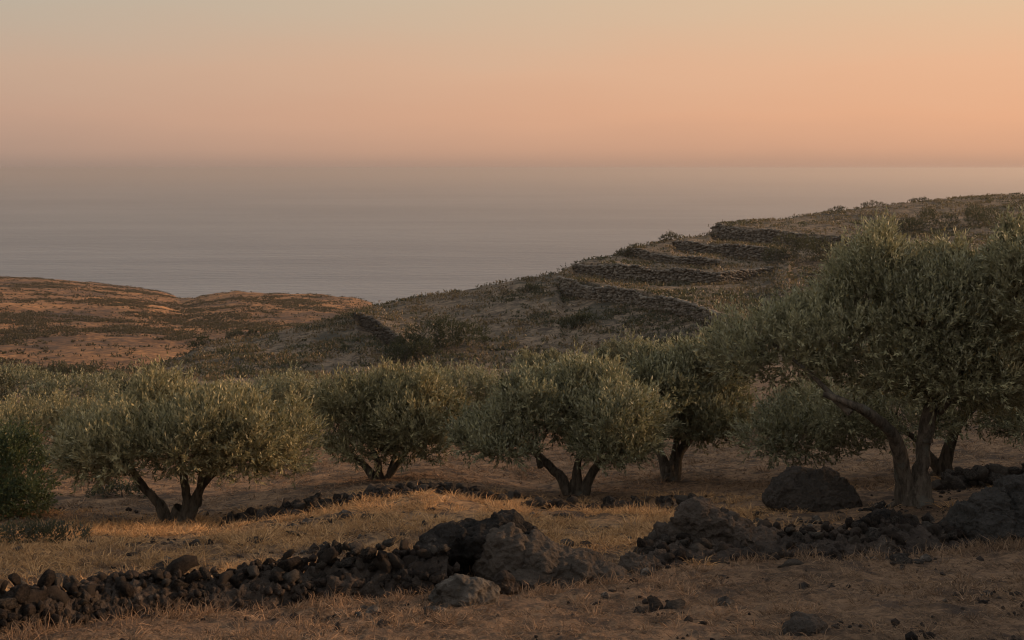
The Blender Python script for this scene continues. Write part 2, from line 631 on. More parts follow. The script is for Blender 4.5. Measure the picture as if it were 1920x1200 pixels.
# only the ground beyond the spur is the far slope
spur = np.array([ip(CREST_D, u) for u in cols])
FAR = np.where(D2 > spur[None] + 2, np.maximum(FAR, sstep(D2, spur[None] + 2, spur[None] + 10)), 0) * (1 - sstep(U2, 660, 760))

nr, nc = Z.shape
idx = np.arange(nr * nc).reshape(nr, nc)
quads = np.stack([idx[:-1, :-1], idx[:-1, 1:], idx[1:, 1:], idx[1:, :-1]], -1).reshape(-1, 4)
gm = mesh('ground', np.stack([X2, Y2, Z], -1).reshape(-1, 3), quads, M_GROUND, True,
          {'straw': STRAW, 'green': GREEN, 'far': FAR})
tag(link('ground', gm), 'dry brown hillside ground with terraces and an ochre far slope', kind='structure')

sx = np.concatenate([-np.geomspace(60000, 200, 18), [0], np.geomspace(200, 60000, 18)])
sy = np.concatenate([[120], np.geomspace(300, 90000, 34)])
SX, SY = np.meshgrid(sx, sy)
si = np.arange(SX.size).reshape(SX.shape)
sm = mesh('sea', np.stack([SX, SY, np.full_like(SX, -120.0)], -1).reshape(-1, 3),
          np.stack([si[:-1, :-1], si[:-1, 1:], si[1:, 1:], si[1:, :-1]], -1).reshape(-1, 4), M_SEA)
tag(link('sea', sm), 'calm grey evening sea reaching the hazy horizon', kind='structure')

# the haze over the sea
hz = NT('haze_air')
pv = hz.n('ShaderNodeVolumePrincipled')
pv.inputs['Color'].default_value = (.55, .495, .47, 1)
pv.inputs['Density'].default_value = 0.00017
pv.inputs['Anisotropy'].default_value = 0.45
hz.l(pv.outputs[0], hz.out.inputs['Volume'])
x0, x1, y0, y1, z0, z1 = -61000, 61000, -60, 91000, -137, 3.0
hv = np.array([(x, y, z) for x in (x0, x1) for y in (y0, y1) for z in (z0, z1)], float)
hm = mesh('haze', hv, [(0, 1, 3, 2), (4, 6, 7, 5), (0, 4, 5, 1), (2, 3, 7, 6), (0, 2, 6, 4), (1, 5, 7, 3)], hz.m)
tag(link('haze', hm), 'thin evening haze over the sea', kind='stuff')


# ---------------------------------------------------------------- leaves, trunks
def unit(a):
    return a / np.maximum(np.linalg.norm(a, axis=-1, keepdims=True), 1e-9)


def leaf_quads(base, dirs, length, nl, ll, lw, rg, tint0):
    """leaves set along little shoots; returns vertices, quads and a tint per leaf"""
    N = len(base)
    t = (np.arange(nl) + rg.uniform(0, 1, (N, nl))) / nl
    up = np.array([0, 0, 1.0])
    s1 = unit(np.cross(dirs, up + rg.normal(0, .3, (N, 3))))
    s2 = np.cross(dirs, s1)
    bend = rg.normal(0, 0.16, (N, 3))
    pos = base[:, None] + dirs[:, None] * (length[:, None, None] * t[..., None]) + bend[:, None] * (length[:, None, None] * t[..., None] ** 2)
    ph = rg.uniform(0, 2 * math.pi, (N, nl))
    spread = rg.uniform(0.35, 1.0, (N, nl)) * (1.15 - 0.55 * t)
    ld = unit(dirs[:, None] + (s1[:, None] * np.cos(ph)[..., None] + s2[:, None] * np.sin(ph)[..., None]) * spread[..., None] * 1.3)
    sd = unit(np.cross(ld, rg.normal(0, 1, (N, nl, 3)) * 0.6 + np.array([0, 0, 1.0])))
    L = ll * rg.uniform(.65, 1.2, (N, nl, 1))
    W = lw * rg.uniform(.7, 1.2, (N, nl, 1)) * 0.5
    p0 = pos
    pm = pos + ld * L * 0.48
    p1 = pos + ld * L
    v = np.stack([p0, pm + sd * W, p1, pm - sd * W], 2).reshape(-1, 3)
    f = np.arange(len(v)).reshape(-1, 4)
    tn = np.clip(tint0[:, None] + rg.normal(0, .27, (N, nl)), 0, .92)
    dry = rg.uniform(0, 1, (N, nl)) < 0.022
    return v, f, np.where(dry, 1.0, tn).ravel()


def crown_shoots(blobs, n, rg, size, hole=0.0, up=0.75, nscale=1.0):
    """shoots through the outer part of a union of ellipsoids; blobs: centre(3), radii(3)"""
    C = np.array([b[0] for b in blobs])
    Rr = np.array([b[1] for b in blobs])
    area = (Rr[:, 0] * Rr[:, 2] + Rr[:, 0] * Rr[:, 1])
    pick = rg.choice(len(blobs), n, p=area / area.sum())
    d = unit(rg.normal(0, 1, (n, 3)))
    r = rg.uniform(0, 1, n) ** 0.40
    rough = .97 + 0.24 * noise3((C[pick] + d * Rr[pick]) / (size * 0.16) / nscale, 5)
    p = C[pick] + d * Rr[pick] * (r * rough)[:, None]
    # inside another ellipsoid: keep few
    q = (p[:, None] - C[None]) / Rr[None]
    inner = (np.linalg.norm(q, axis=2)).min(1)
    keep = rg.uniform(0, 1, n) < np.clip((inner - 0.15) / 0.55, 0.10, 1)
    cl = noise3(p / (size * 0.085) / nscale, 31) + 0.5 * noise3(p / (size * 0.04) / nscale, 33)
    cl2 = noise3(p / (size * 0.17) / nscale, 35)
    keep &= cl + .55 * cl2 > -0.40 + hole
    keep &= (d[:, 2] > -.35) | (rg.uniform(0, 1, n) < .55)
    p, d, pick = p[keep], d[keep], pick[keep]
    nrm = unit(d / Rr[pick] * Rr[pick].mean(1, keepdims=True))
    nrm = nrm * np.where(nrm[:, 2:3] < 0, np.array([1, 1, .25]), 1.0)
    dr = unit(nrm * 0.8 + np.array([0, 0, up]) * np.clip(0.6 + nrm[:, 2:3], 0.35, 1.3) + rg.normal(0, .38, (len(p), 3)))
    return p, dr, cl[keep], nrm


def tube(path, rad, rg, sides=9, lump=0.16):
    path = np.array(path, float)
    # resample on a smooth curve
    n = len(path)
    t = np.arange(n)
    m = (n - 1) * 5 + 1
    ts = np.linspace(0, n - 1, m)
    def cr(A):
        A = np.array(A, float)
        if A.ndim == 1:
            A = A[:, None]
        i = np.minimum(ts.astype(int), n - 2)
        f = (ts - i)[:, None]
        p0, p1, p2, p3 = A[np.maximum(i - 1, 0)], A[i], A[i + 1], A[np.minimum(i + 2, n - 1)]
        return 0.5 * (2 * p1 + (p2 - p0) * f + (2 * p0 - 5 * p1 + 4 * p2 - p3) * f ** 2 + (3 * p1 - p0 - 3 * p2 + p3) * f ** 3)
    c = cr(path)
    r = cr(rad)[:, 0]
    c[1:-1] += rg.normal(0, 1, (m - 2, 3)) * r[1:-1, None] * 0.08
    tg = unit(np.gradient(c, axis=0))
    ref = np.array([0.2, 1.0, 0.1])
    a = unit(np.cross(tg, ref))
    b = np.cross(tg, a)
    ang = np.linspace(0, 2 * math.pi, sides, endpoint=False)
    ring = a[:, None] * np.cos(ang)[None, :, None] + b[:, None] * np.sin(ang)[None, :, None]
    pts = c[:, None] + ring * r[:, None, None]
    lum = 1 + lump * 1.5 * noise3(pts / np.maximum(r.max() * 1.6, 0.01) * np.array([1, 1, .5]), int(rg.integers(1000)))
    pts = c[:, None] + ring * (r[:, None] * lum)[..., None]
    v = pts.reshape(-1, 3)
    i = np.arange(m - 1)[:, None] * sides
    j = np.arange(sides)[None]
    jn = (j + 1) % sides
    f = np.stack([i + j, i + jn, i + sides + jn, i + sides + j], -1).reshape(-1, 4)
    return v, f, c


def tree(name, label, cat, base, d, limbs, crown, nleaf, leafmat, seed, group, depth=0.75, ll=.055, lw=.0125, hole=0.0, up=.75, tone=0.45, sprigs=0, spanel=None):
    """base: pixel of the foot; limbs: [(px, py, radius px), ...] with an optional depth offset; crown: (px, py, rx, ry) ellipses"""
    rg = np.random.default_rng(seed)
    s = d / F
    foot = on_ground(base[0], d)
    t = thing(name, label, cat, foot, group)
    loc = lambda px, py, dy=0.0: np.array([(px - base[0]) * s, dy, -(py - base[1]) * s])
    V, Q, off = [], [], 0
    tips = []
    for li, limb in enumerate(limbs):
        sway = rg.uniform(-0.5, 0.5)
        pts, rad = [], []
        n = len(limb)
        for i, q in enumerate(limb):
            dy = q[3] if len(q) > 3 else sway * (i / max(n - 1, 1)) * 0.9
            pt = loc(q[0], q[1], dy)
            if i == 0:
                if li < len(limbs) and abs(q[1] - base[1]) < 12:
                    pt[0] *= .5
                pt[2] -= 0.12
            pts.append(pt)
            rad.append(q[2] * s * .63 * (1.2 if i == 0 else 1.0))
        v, f, c = tube(pts, rad, rg)
        V.append(v); Q.append(f + off); off += len(v)
        tips += [(c[-1], rad[-1]), (c[len(c) * 2 // 3], rad[-2])]
    # the stump all stems grow from, with a few roots
    r0 = max(q[0][2] for q in limbs) * s * .63
    k = min(1.5, 1 + .25 * sum(abs(q[0][1] - base[1]) < 12 for q in limbs[1:]))
    v, f, _ = tube([(0, 0, -.18), (0, 0, 0.0), (0, 0, .10), (0, 0, .24)], [r0 * k * 1.45, r0 * k * 1.15, r0 * k * .92, r0 * k * .62], rg, 14, .3)
    V.append(v); Q.append(f + off); off += len(v)
    for a_ in rg.uniform(0, 6.28, 5):
        e_ = np.array([math.cos(a_), math.sin(a_), 0])
        v, f, _ = tube([e_ * r0 * .3 + (0, 0, .08), e_ * r0 * 1.4 + (0, 0, .0), e_ * r0 * 2.6 + (0, 0, -.10)], [r0 * .5, r0 * .36, r0 * .15], rg, 7, .3)
        V.append(v); Q.append(f + off); off += len(v)
    blobs = []
    W = max(b[0] + b[2] for b in crown) - min(b[0] - b[2] for b in crown)
    Hh = max(b[1] + b[3] for b in crown) - min(b[1] - b[3] for b in crown)
    for (px, py, rx, ry) in crown:
        e = (px - base[0]) / (W * 0.55)
        dy = rg.uniform(-1, 1) * W * s * 0.26 * depth * max(0.25, 1 - e * e)
        rx, ry = rx * (1.0 if d < 16 else .95), max(ry * .96 - (.115 if d > 16 else .06) / s, ry * .6)
        blobs.append((loc(px, py + (.185 if d > 16 else .09) / s, dy), np.array([rx * s, (0.55 * rx + 0.45 * W * 0.22) * s * (0.75 + 0.5 * depth), ry * s])))
    # feathery upright plumes that break the outline of the top
    for c, rr in list(blobs):
        for _ in range(3 if d < 25 else 2):
            a = rg.uniform(-.85, .85)
            b = rg.uniform(-.7, .7)
            k = math.sqrt(max(.1, 1 - a * a - b * b * .6))
            w_ = rg.uniform(.07, .15) * (1 if d < 25 else 1.5)
            blobs.append((c + rr * np.array([a, b, k * .92]), np.array([w_, w_, w_ * rg.uniform(1.2, 2.3)])))
    nplain = len(crown)
    # smaller branches from the limb ends to every part of the crown, and twigs inside it
    for c, rr in blobs[:nplain]:
        tp, tr = min(tips, key=lambda q: np.linalg.norm(q[0] - c))
        mid = (tp + c) / 2 + np.array([rg.normal(0, .08), rg.normal(0, .08), -0.06 * np.linalg.norm(c - tp)])
        v, f, cc = tube([tp, mid, c], [min(max(tr * .8, .012), .028), .014, .006], rg, 6)
        V.append(v); Q.append(f + off); off += len(v)
        for _ in range(4):
            dd = unit(rg.normal(0, 1, 3) + np.array([0, 0, .5]))
            e = c + dd * rr * 0.85
            v, f, cc = tube([c, (c + e) / 2 + rg.normal(0, .04, 3), e], [.006, .004, .002], rg, 4)
            V.append(v); Q.append(f + off); off += len(v)
    link('trunk', mesh('trunk', np.concatenate(V), np.concatenate(Q), M_BARK, True), t)
    nl = 15
    size = W * s
    p, dr, cl, nrm = crown_shoots(blobs, int(nleaf / nl * 2.6), rg, size, hole, up)
    cnt = min(len(p), nleaf // nl)
    p, dr, cl, nrm = p[:cnt], dr[:cnt], cl[:cnt], nrm[:cnt]
    length = rg.uniform(.10, .22, cnt) * min(ll / .055, 1.1) * (1 + 0.5 * np.clip(nrm[:, 2], 0, 1))
    tint = tone + 0.30 * noise3(p / (size * 0.10), 77) + rg.normal(0, .08, cnt)
    v, f, tn = leaf_quads(p, dr, length, nl, ll, lw, rg, tint)
    if sprigs:
        # upright young shoots that stand out of the top
        top = p[(nrm[:, 2] > 0.3) & (p[:, 2] > np.quantile(p[:, 2], .55))]
        b = top[rg.integers(0, len(top), sprigs)]
        dd = unit(np.array([0, 0, 1.0]) + rg.normal(0, .22, (sprigs, 3)))
        v2, f2, t2 = leaf_quads(b, dd, rg.uniform(.14, .32, sprigs), 34, ll * .8, lw, rg, np.full(sprigs, tone + 0.3))
        f = np.concatenate([f, f2 + len(v)]); v = np.concatenate([v, v2]); tn = np.concatenate([tn, t2])
    link('crown', mesh('crown', v, f, leafmat, False, None, None, {'tint': tn}), t)
    return t


GRP = 'olive trees of the grove'
# the big olive on the right
tree('olive_tree', 'large olive tree on the right with two thick trunks in a V', 'tree', (1712, 948), 15.6,
     [[(1702, 946, 31, 0), (1692, 890, 25, -.05), (1670, 825, 20, -.25), (1622, 774, 17, -.55), (1560, 737, 12, -.8), (1515, 722, 6, -.75)],
      [(1726, 946, 33), (1728, 885, 28), (1740, 810, 23), (1756, 750, 17), (1792, 690, 12), (1860, 630, 6)],
      [(1738, 815, 18), (1752, 760, 13), (1735, 690, 9), (1700, 600, 5)],
      [(1756, 755, 14), (1830, 715, 10), (1910, 690, 6)],
      [(1562, 737, 9, -.8), (1500, 690, 6, -.4), (1440, 640, 4, 0)]],
     [(1395, 660, 60, 64), (1470, 655, 95, 82), (1560, 630, 105, 92), (1640, 562, 85, 95), (1645, 490, 42, 55), (1720, 600, 110, 110), (1810, 590, 110, 115), (1885, 550, 85, 110),
      (1905, 490, 40, 50), (1650, 678, 110, 72), (1760, 685, 120, 74), (1880, 690, 110, 95), (1980, 610, 100, 150), (1820, 728, 95, 42), (2040, 690, 80, 100), (1725, 535, 60, 55), (1795, 530, 60, 58)],
     215000, M_OLIVE, 11, GRP, 0.45, .072, .0200, -0.12, 0.8, .52, 480)
tree('olive_tree', 'olive tree behind the large right one, grey leaning trunk and low drooping crown', 'tree', (1768, 893), 19.6,
     [[(1766, 893, 24), (1774, 840, 19), (1792, 790, 14), (1830, 745, 8)], [(1762, 865, 14), (1722, 828, 11), (1690, 800, 9), (1640, 765, 6)]],
     [(1430, 800, 52, 50), (1500, 800, 85, 55), (1590, 795, 85, 48), (1570, 748, 115, 52), (1680, 755, 100, 50), (1820, 745, 110, 52), (1900, 770, 60, 34), (1700, 700, 140, 50), (1490, 770, 70, 42)],
     60000, M_OLIVE, 12, GRP, .7, .080, .023, 0.0, 0.3, .45)
tree('olive_tree', 'olive tree between the centre tree and the large right one, short forked dark trunk', 'tree', (1255, 907), 21.0,
     [[(1250, 906, 20), (1244, 870, 15), (1226, 838, 11), (1208, 805, 7)], [(1262, 906, 19), (1274, 862, 14), (1302, 832, 11), (1345, 800, 6)], [(1258, 880, 11), (1272, 830, 8), (1285, 780, 5)]],
     [(1235, 720, 62, 60), (1290, 700, 75, 58), (1345, 700, 62, 62), (1310, 770, 92, 58), (1365, 770, 50, 65), (1250, 775, 60, 50), (1225, 690, 35, 34), (1300, 660, 40, 25), (1320, 790, 80, 34)],
     60000, M_OLIVE, 13, GRP, .8, .080, .0245, 0.0, 0.75, .42, 60)
tree('olive_tree', 'olive tree in the centre of the grove, long bare limb reaching left', 'tree', (1080, 935), 19.0,
     [[(1070, 935, 17), (1046, 900, 15), (1014, 870, 12), (985, 852, 9), (930, 832, 5)], [(1084, 935, 16), (1081, 890, 12), (1086, 850, 9), (1080, 790, 5)],
      [(1092, 934, 16), (1112, 890, 13), (1136, 862, 10), (1185, 835, 5)], [(1014, 870, 8), (1006, 845, 6), (1010, 810, 4)]],
     [(925, 800, 58, 50), (985, 765, 85, 58), (1070, 755, 100, 58), (1150, 760, 85, 62), (1212, 790, 50, 52), (1040, 795, 90, 42), (1140, 805, 85, 40), (890, 810, 36, 34), (1000, 725, 55, 32), (1110, 715, 70, 28), (945, 814, 70, 30), (1155, 815, 88, 30)],
     80000, M_OLIVE, 14, GRP, .85, .076, .0235, 0.0, 0.75, .42, 70)
tree('olive_tree', 'olive tree left of centre with a low fan of thin stems above the stone row', 'tree', (712, 908), 21.0,
     [[(706, 908, 13), (684, 886, 11), (652, 864, 9), (612, 842, 5)], [(712, 908, 11), (712, 872, 9), (698, 835, 5)],
      [(724, 906, 12), (746, 880, 10), (768, 850, 7), (800, 822, 4)], [(732, 908, 9), (738, 870, 7), (742, 830, 4)]],
     [(632, 790, 52, 58), (690, 772, 82, 58), (770, 775, 78, 58), (826, 775, 42, 48), (735, 800, 95, 38), (650, 738, 50, 34), (730, 728, 72, 28), (790, 735, 45, 30), (680, 825, 66, 32), (792, 822, 58, 30)],
     64000, M_OLIVE_WARM, 15, GRP, .85, .080, .0245, 0.0, 0.75, .45, 60)
tree('olive_tree', 'broad olive tree on the left with three bare trunks from one foot', 'tree', (338, 990), 17.0,
     [[(318, 990, 19), (297, 950, 16), (266, 918, 12), (240, 880, 8), (200, 850, 5)], [(345, 990, 19), (351, 940, 15), (344, 890, 12), (330, 840, 7)],
      [(357, 990, 18), (371, 930, 14), (402, 890, 11), (455, 862, 7), (510, 840, 4)], [(371, 935, 9), (385, 880, 7), (395, 830, 4)]],
     [(195, 815, 75, 55), (150, 805, 42, 38), (275, 795, 95, 66), (370, 795, 105, 70), (465, 805, 92, 74), (540, 825, 55, 68), (330, 803, 110, 38), (455, 838, 86, 34), (215, 832, 70, 36), (420, 752, 85, 26), (270, 745, 65, 24)],
     95000, M_OLIVE_WARM, 16, GRP, .85, .073, .0215, 0.0, 0.75, .45, 60)
tree('dark_tree', 'dark dense evergreen cut by the left edge of the frame', 'tree', (-20, 938), 18.0,
     [[(-20, 938, 17), (-22, 890, 13), (10, 840, 8)], [(-20, 938, 12), (-50, 880, 9), (-80, 830, 5)]],
     [(15, 845, 78, 72), (62, 875, 48, 50), (-50, 830, 100, 85), (0, 800, 60, 42), (20, 895, 75, 32), (-70, 890, 80, 40)],
     36000, M_DARKLEAF, 17, None, .9, .05, .022, -0.1, 0.5, .4)

# crowns farther back in the grove
BACK = [
    ('olive tree behind the broad left tree, only its pale crown showing', (90, 860), 24, [(60, 780, 62, 36), (130, 778, 70, 34), (10, 770, 50, 30)], M_OLIVE_WARM),
    ('olive tree behind the right shoulder of the broad left tree', (540, 830), 29, [(500, 735, 52, 30), (555, 728, 60, 34), (605, 755, 38, 32), (540, 765, 70, 30)], M_OLIVE),
    ('olive tree behind the gap between the left-of-centre and centre trees', (880, 815), 31, [(810, 720, 52, 30), (870, 715, 62, 34), (930, 720, 52, 28), (870, 755, 80, 30)], M_OLIVE),
    ('olive tree behind the centre tree, crown rising against the brown slope', (1185, 800), 34, [(1150, 670, 42, 32), (1200, 655, 50, 32), (1245, 672, 40, 32), (1190, 700, 80, 32)], M_OLIVE),
    ('small round olive tree at the foot of the terraced slope', (1010, 765), 44, [(1000, 690, 38, 24), (1050, 686, 52, 22), (1095, 692, 40, 22)], M_OLIVE),
    ('olive tree far back between the left and left-of-centre trees', (680, 800), 36, [(650, 732, 36, 22), (700, 725, 44, 22), (745, 722, 40, 26)], M_OLIVE_WARM),
]
for i, (lab, base, d, crown, m) in enumerate(BACK):
    bx = base[0]
    g = on_ground(bx, d)
    by = HOR - g[2] / d * F
    tree('olive_tree', lab, 'tree', (bx, by), d,
         [[(bx - 6, by, 9), (bx - 14, by - 30, 6), (bx - 30, by - 60, 4)], [(bx + 6, by, 9), (bx + 14, by - 30, 6), (bx + 28, by - 60, 4)]],
         crown, 24000, m, 40 + i, GRP, .8, .075 * d / 30, .024 * d / 30, 0.0, .75, .45, 25)


# ---------------------------------------------------------------- bushes
def bush(name, label, cat, px, d, w, h, n, mat, seed, group=None, sink=0.15, ll=.10, lw=.045, lean=0.0, py=None):
    """a low bush of width w and height h metres standing on the ground"""
    rg = np.random.default_rng(seed)
    g = on_ground(px, d)
    t = thing(name, label, cat, g, group)
    k = max(3, int(round(w / max(h, .2) * 2.2)))
    blobs = []
    for i in range(k):
        x = (i + .5) / k * w - w / 2 + rg.normal(0, w * .04)
        env = math.sqrt(max(0.12, 1 - (2 * x / w) ** 2))
        hh = h * env * rg.uniform(.7, 1.0)
        dx = rg.normal(0, w * .08)
        gz = float(ground(g[0] + x, g[1] + dx)) - g[2]
        blobs.append((np.array([x, dx, gz + hh * .45]), np.array([w / k * rg.uniform(.8, 1.2), w / k * 1.1, hh * .55])))
    p, dr, cl, nrm = crown_shoots(blobs, max(60, n // 7), rg, w, -0.1, 0.8, 1.5)
    v, f, tn = leaf_quads(p, dr, rg.uniform(.5, 1.0, len(p)) * min(h, .6) * .45, 9, ll, lw, rg, .4 + .25 * noise3(p / (w * .2), 8))
    V, Q, off = [], [], 0
    for c, rr in blobs[len(blobs) // 2:len(blobs) // 2 + 1]:
        q, ff, _ = tube([np.array([c[0] * .9, c[1], c[2] - rr[2] - .1]), c], [.03, .012], rg, 5)
        V.append(q); Q.append(ff + off); off += len(q)
    link('stem', mesh('stem', np.concatenate(V), np.concatenate(Q), M_BARK, True), t)
    link('foliage', mesh('foliage', v, f, mat, False, None, None, {'tint': tn}), t)
    return t


bush('bush', 'wide dark bush at the lower end of the short curved stone wall', 'bush', 825, 75, 4.4, 2.5, 20000, M_THICKET, 60)
bush('bush', 'smaller dark bush leaning on the lower end of the short curved wall', 'bush', 762, 73, 2.0, 1.5, 7000, M_THICKET, 59)
bush('bush', 'dark rounded bush at the right end of the stepped terrace walls', 'bush', 1512, 100, 5.4, 2.6, 20000, M_THICKET, 61)
bush('bush', 'small bush on the skyline between the second and third terrace walls', 'bush', 1180, 107, 1.9, 0.8, 2500, M_SCRUB, 62)
bush('bush', 'small round bush on the skyline just above the third terrace wall', 'bush', 1256, 114, 1.8, 0.75, 2500, M_SCRUB, 63)
bush('hedge', 'long dark thicket behind the top of the large right olive', 'bush', 1790, 112, 13.0, 2.0, 26000, M_THICKET, 64)
bush('bush', 'low block of dark bushes on the edge of the spur above the far slope', 'bush', 374, 91, 1.2, 0.95, 2500, M_THICKET, 65)
bush('bush', 'low spreading bush beside the dark block on the spur', 'bush', 470, 93, 3.6, 0.6, 4000, M_SCRUB, 66)
bush('bush', 'pale grey green bush below the slope right of the wide dark bush', 'bush', 1022, 62, 1.3, 0.9, 3500, M_OLIVE, 67)
bush('bush', 'small bush on the right skyline above the spiky crown of the large olive', 'bush', 1634, 139, 2.4, 0.8, 2500, M_SCRUB, 68)
bush('bush', 'low bush on the right skyline left of the spiky crown', 'bush', 1570, 135, 2.0, 0.55, 2000, M_SCRUB, 69)
bush('bush', 'low bush on the right skyline right of the spiky crown', 'bush', 1724, 142, 2.2, 0.55, 2000, M_SCRUB, 70)
bush('bush', 'dark streak of bushes in the middle of the brown slope below the lowest terrace wall', 'bush', 1085, 80, 1.8, 1.0, 4000, M_THICKET, 71)
bush('bush', 'small dark bush near the skyline left of the lowest terrace wall', 'bush', 990, 97, 1.4, 0.6, 2000, M_SCRUB, 72)
bush('bush', 'leafy green clump under the left limb of the broad left tree', 'bush', 225, 20.5, 0.9, 0.24, 2600, M_SCRUB, 73, ll=.05, lw=.016)
bush('bush', 'greyish clump of dry scrub at the left edge behind the stone wall', 'bush', 55, 13.6, 1.2, 0.26, 5000, M_SCRUB, 74, ll=.05, lw=.012)
rg = np.random.default_rng(90)
VAL = [(-60, 40, 4.2, 1.3), (40, 46, 4.0, 1.3), (150, 43, 3.8, 1.2), (250, 47, 3.4, .75), (330, 40, 3.0, .85), (10, 58, 5.2, 1.2), (120, 62, 5.0, 1.1), (225, 60, 4.0, 0.6), (-40, 74, 6.0, 1.2), (90, 78, 5.5, 1.0), (420, 46, 3.0, .6)]
VLAB = ['left edge of the valley thicket, nearest clump', 'second clump from the left in the front of the valley thicket', 'third clump from the left in the front of the valley thicket',
        'fourth clump in the front of the valley thicket', 'clump of the valley thicket right behind the crown of the broad left tree', 'middle row of the valley thicket, at the left edge',
        'middle row of the valley thicket, second from the left', 'middle row of the valley thicket, dark right end', 'back row of the valley thicket at the left edge',
        'back row of the valley thicket below the ochre slope', 'rightmost clump of the valley thicket, at the foot of the spur']
for i, (px, d, w, h) in enumerate(VAL):
    bush('bush', 'green bush, ' + VLAB[i], 'bush', px, d, w, h, 7000, M_OLIVE if i % 3 else M_SCRUB, 100 + i, 'bushes of the valley thicket', ll=.11, lw=.045)


# ---------------------------------------------------------------- rocks
def ico(sub):
    bm = bmesh.new()
    bmesh.ops.create_icosphere(bm, subdivisions=sub, radius=1.0)
    v = np.array([q.co[:] for q in bm.verts])
    f = np.array([[q.index for q in fc.verts] for fc in bm.faces])
    bm.free()
    return v, f


ICO1, ICO2, ICO4, ICO5 = ico(1), ico(2), ico(4), ico(5)


def facets(p, n, size, rg):
    """broken faces: every cell of a random split is tilted its own way"""
    c = p[rg.integers(0, len(p), n)] + rg.normal(0, size * .3, (n, 3))
    t = unit(rg.normal(0, 1, (n, 3)))
    o = rg.normal(0, .35, n) * size
    k = np.empty(len(p), int)
    for a in range(0, len(p), 4000):
        k[a:a + 4000] = ((p[a:a + 4000, None] - c[None]) ** 2).sum(-1).argmin(1)
    return ((p - c[k]) * t[k]).sum(1) + o[k]


def stone_mesh(seed, mat, src=ICO2, amp=.36, smooth=False):
    rg = np.random.default_rng(seed)
    v, f = src
    q = v * np.array([1.35, 1.05, .72]) * rg.uniform(.8, 1.2, 3)
    for _ in range(7):
        a = unit(rg.normal(0, 1, 3))
        h = q @ a
        lim = rg.uniform(.5, .8)
        q = q - np.outer(np.maximum(h - lim, 0) * .92, a)
    n = fbm(v * 1.7 + seed * 3.7, 3, seed, .65, True)
    q = q * (1 + amp * .6 * n + .55 * np.clip(facets(v, 11, .5, rg), -.5, .5) + .05 * rg.normal(0, 1, len(v)))[:, None]
    return mesh('stone', q, f, mat, smooth)


STONES = [stone_mesh(200 + i, M_LAVA) for i in range(9)] + [stone_mesh(220 + i, M_LAVA_BROWN) for i in range(5)] + [stone_mesh(240, M_GREYSTONE)]


def add_stone(parent, pos, size, rg, meshes, name='stone', flat=.8):
    o = bpy.data.objects.new(name, meshes[int(rg.integers(len(meshes)))])
    o.location = tuple(float(q) for q in pos)
    o.rotation_euler = (rg.normal(0, .4), rg.normal(0, .4), rg.uniform(0, 6.28))
    sc = size * rg.uniform(.85, 1.15, 3)
    o.scale = tuple(float(q) for q in sc)
    o.parent = parent
    COL.objects.link(o)
    return o


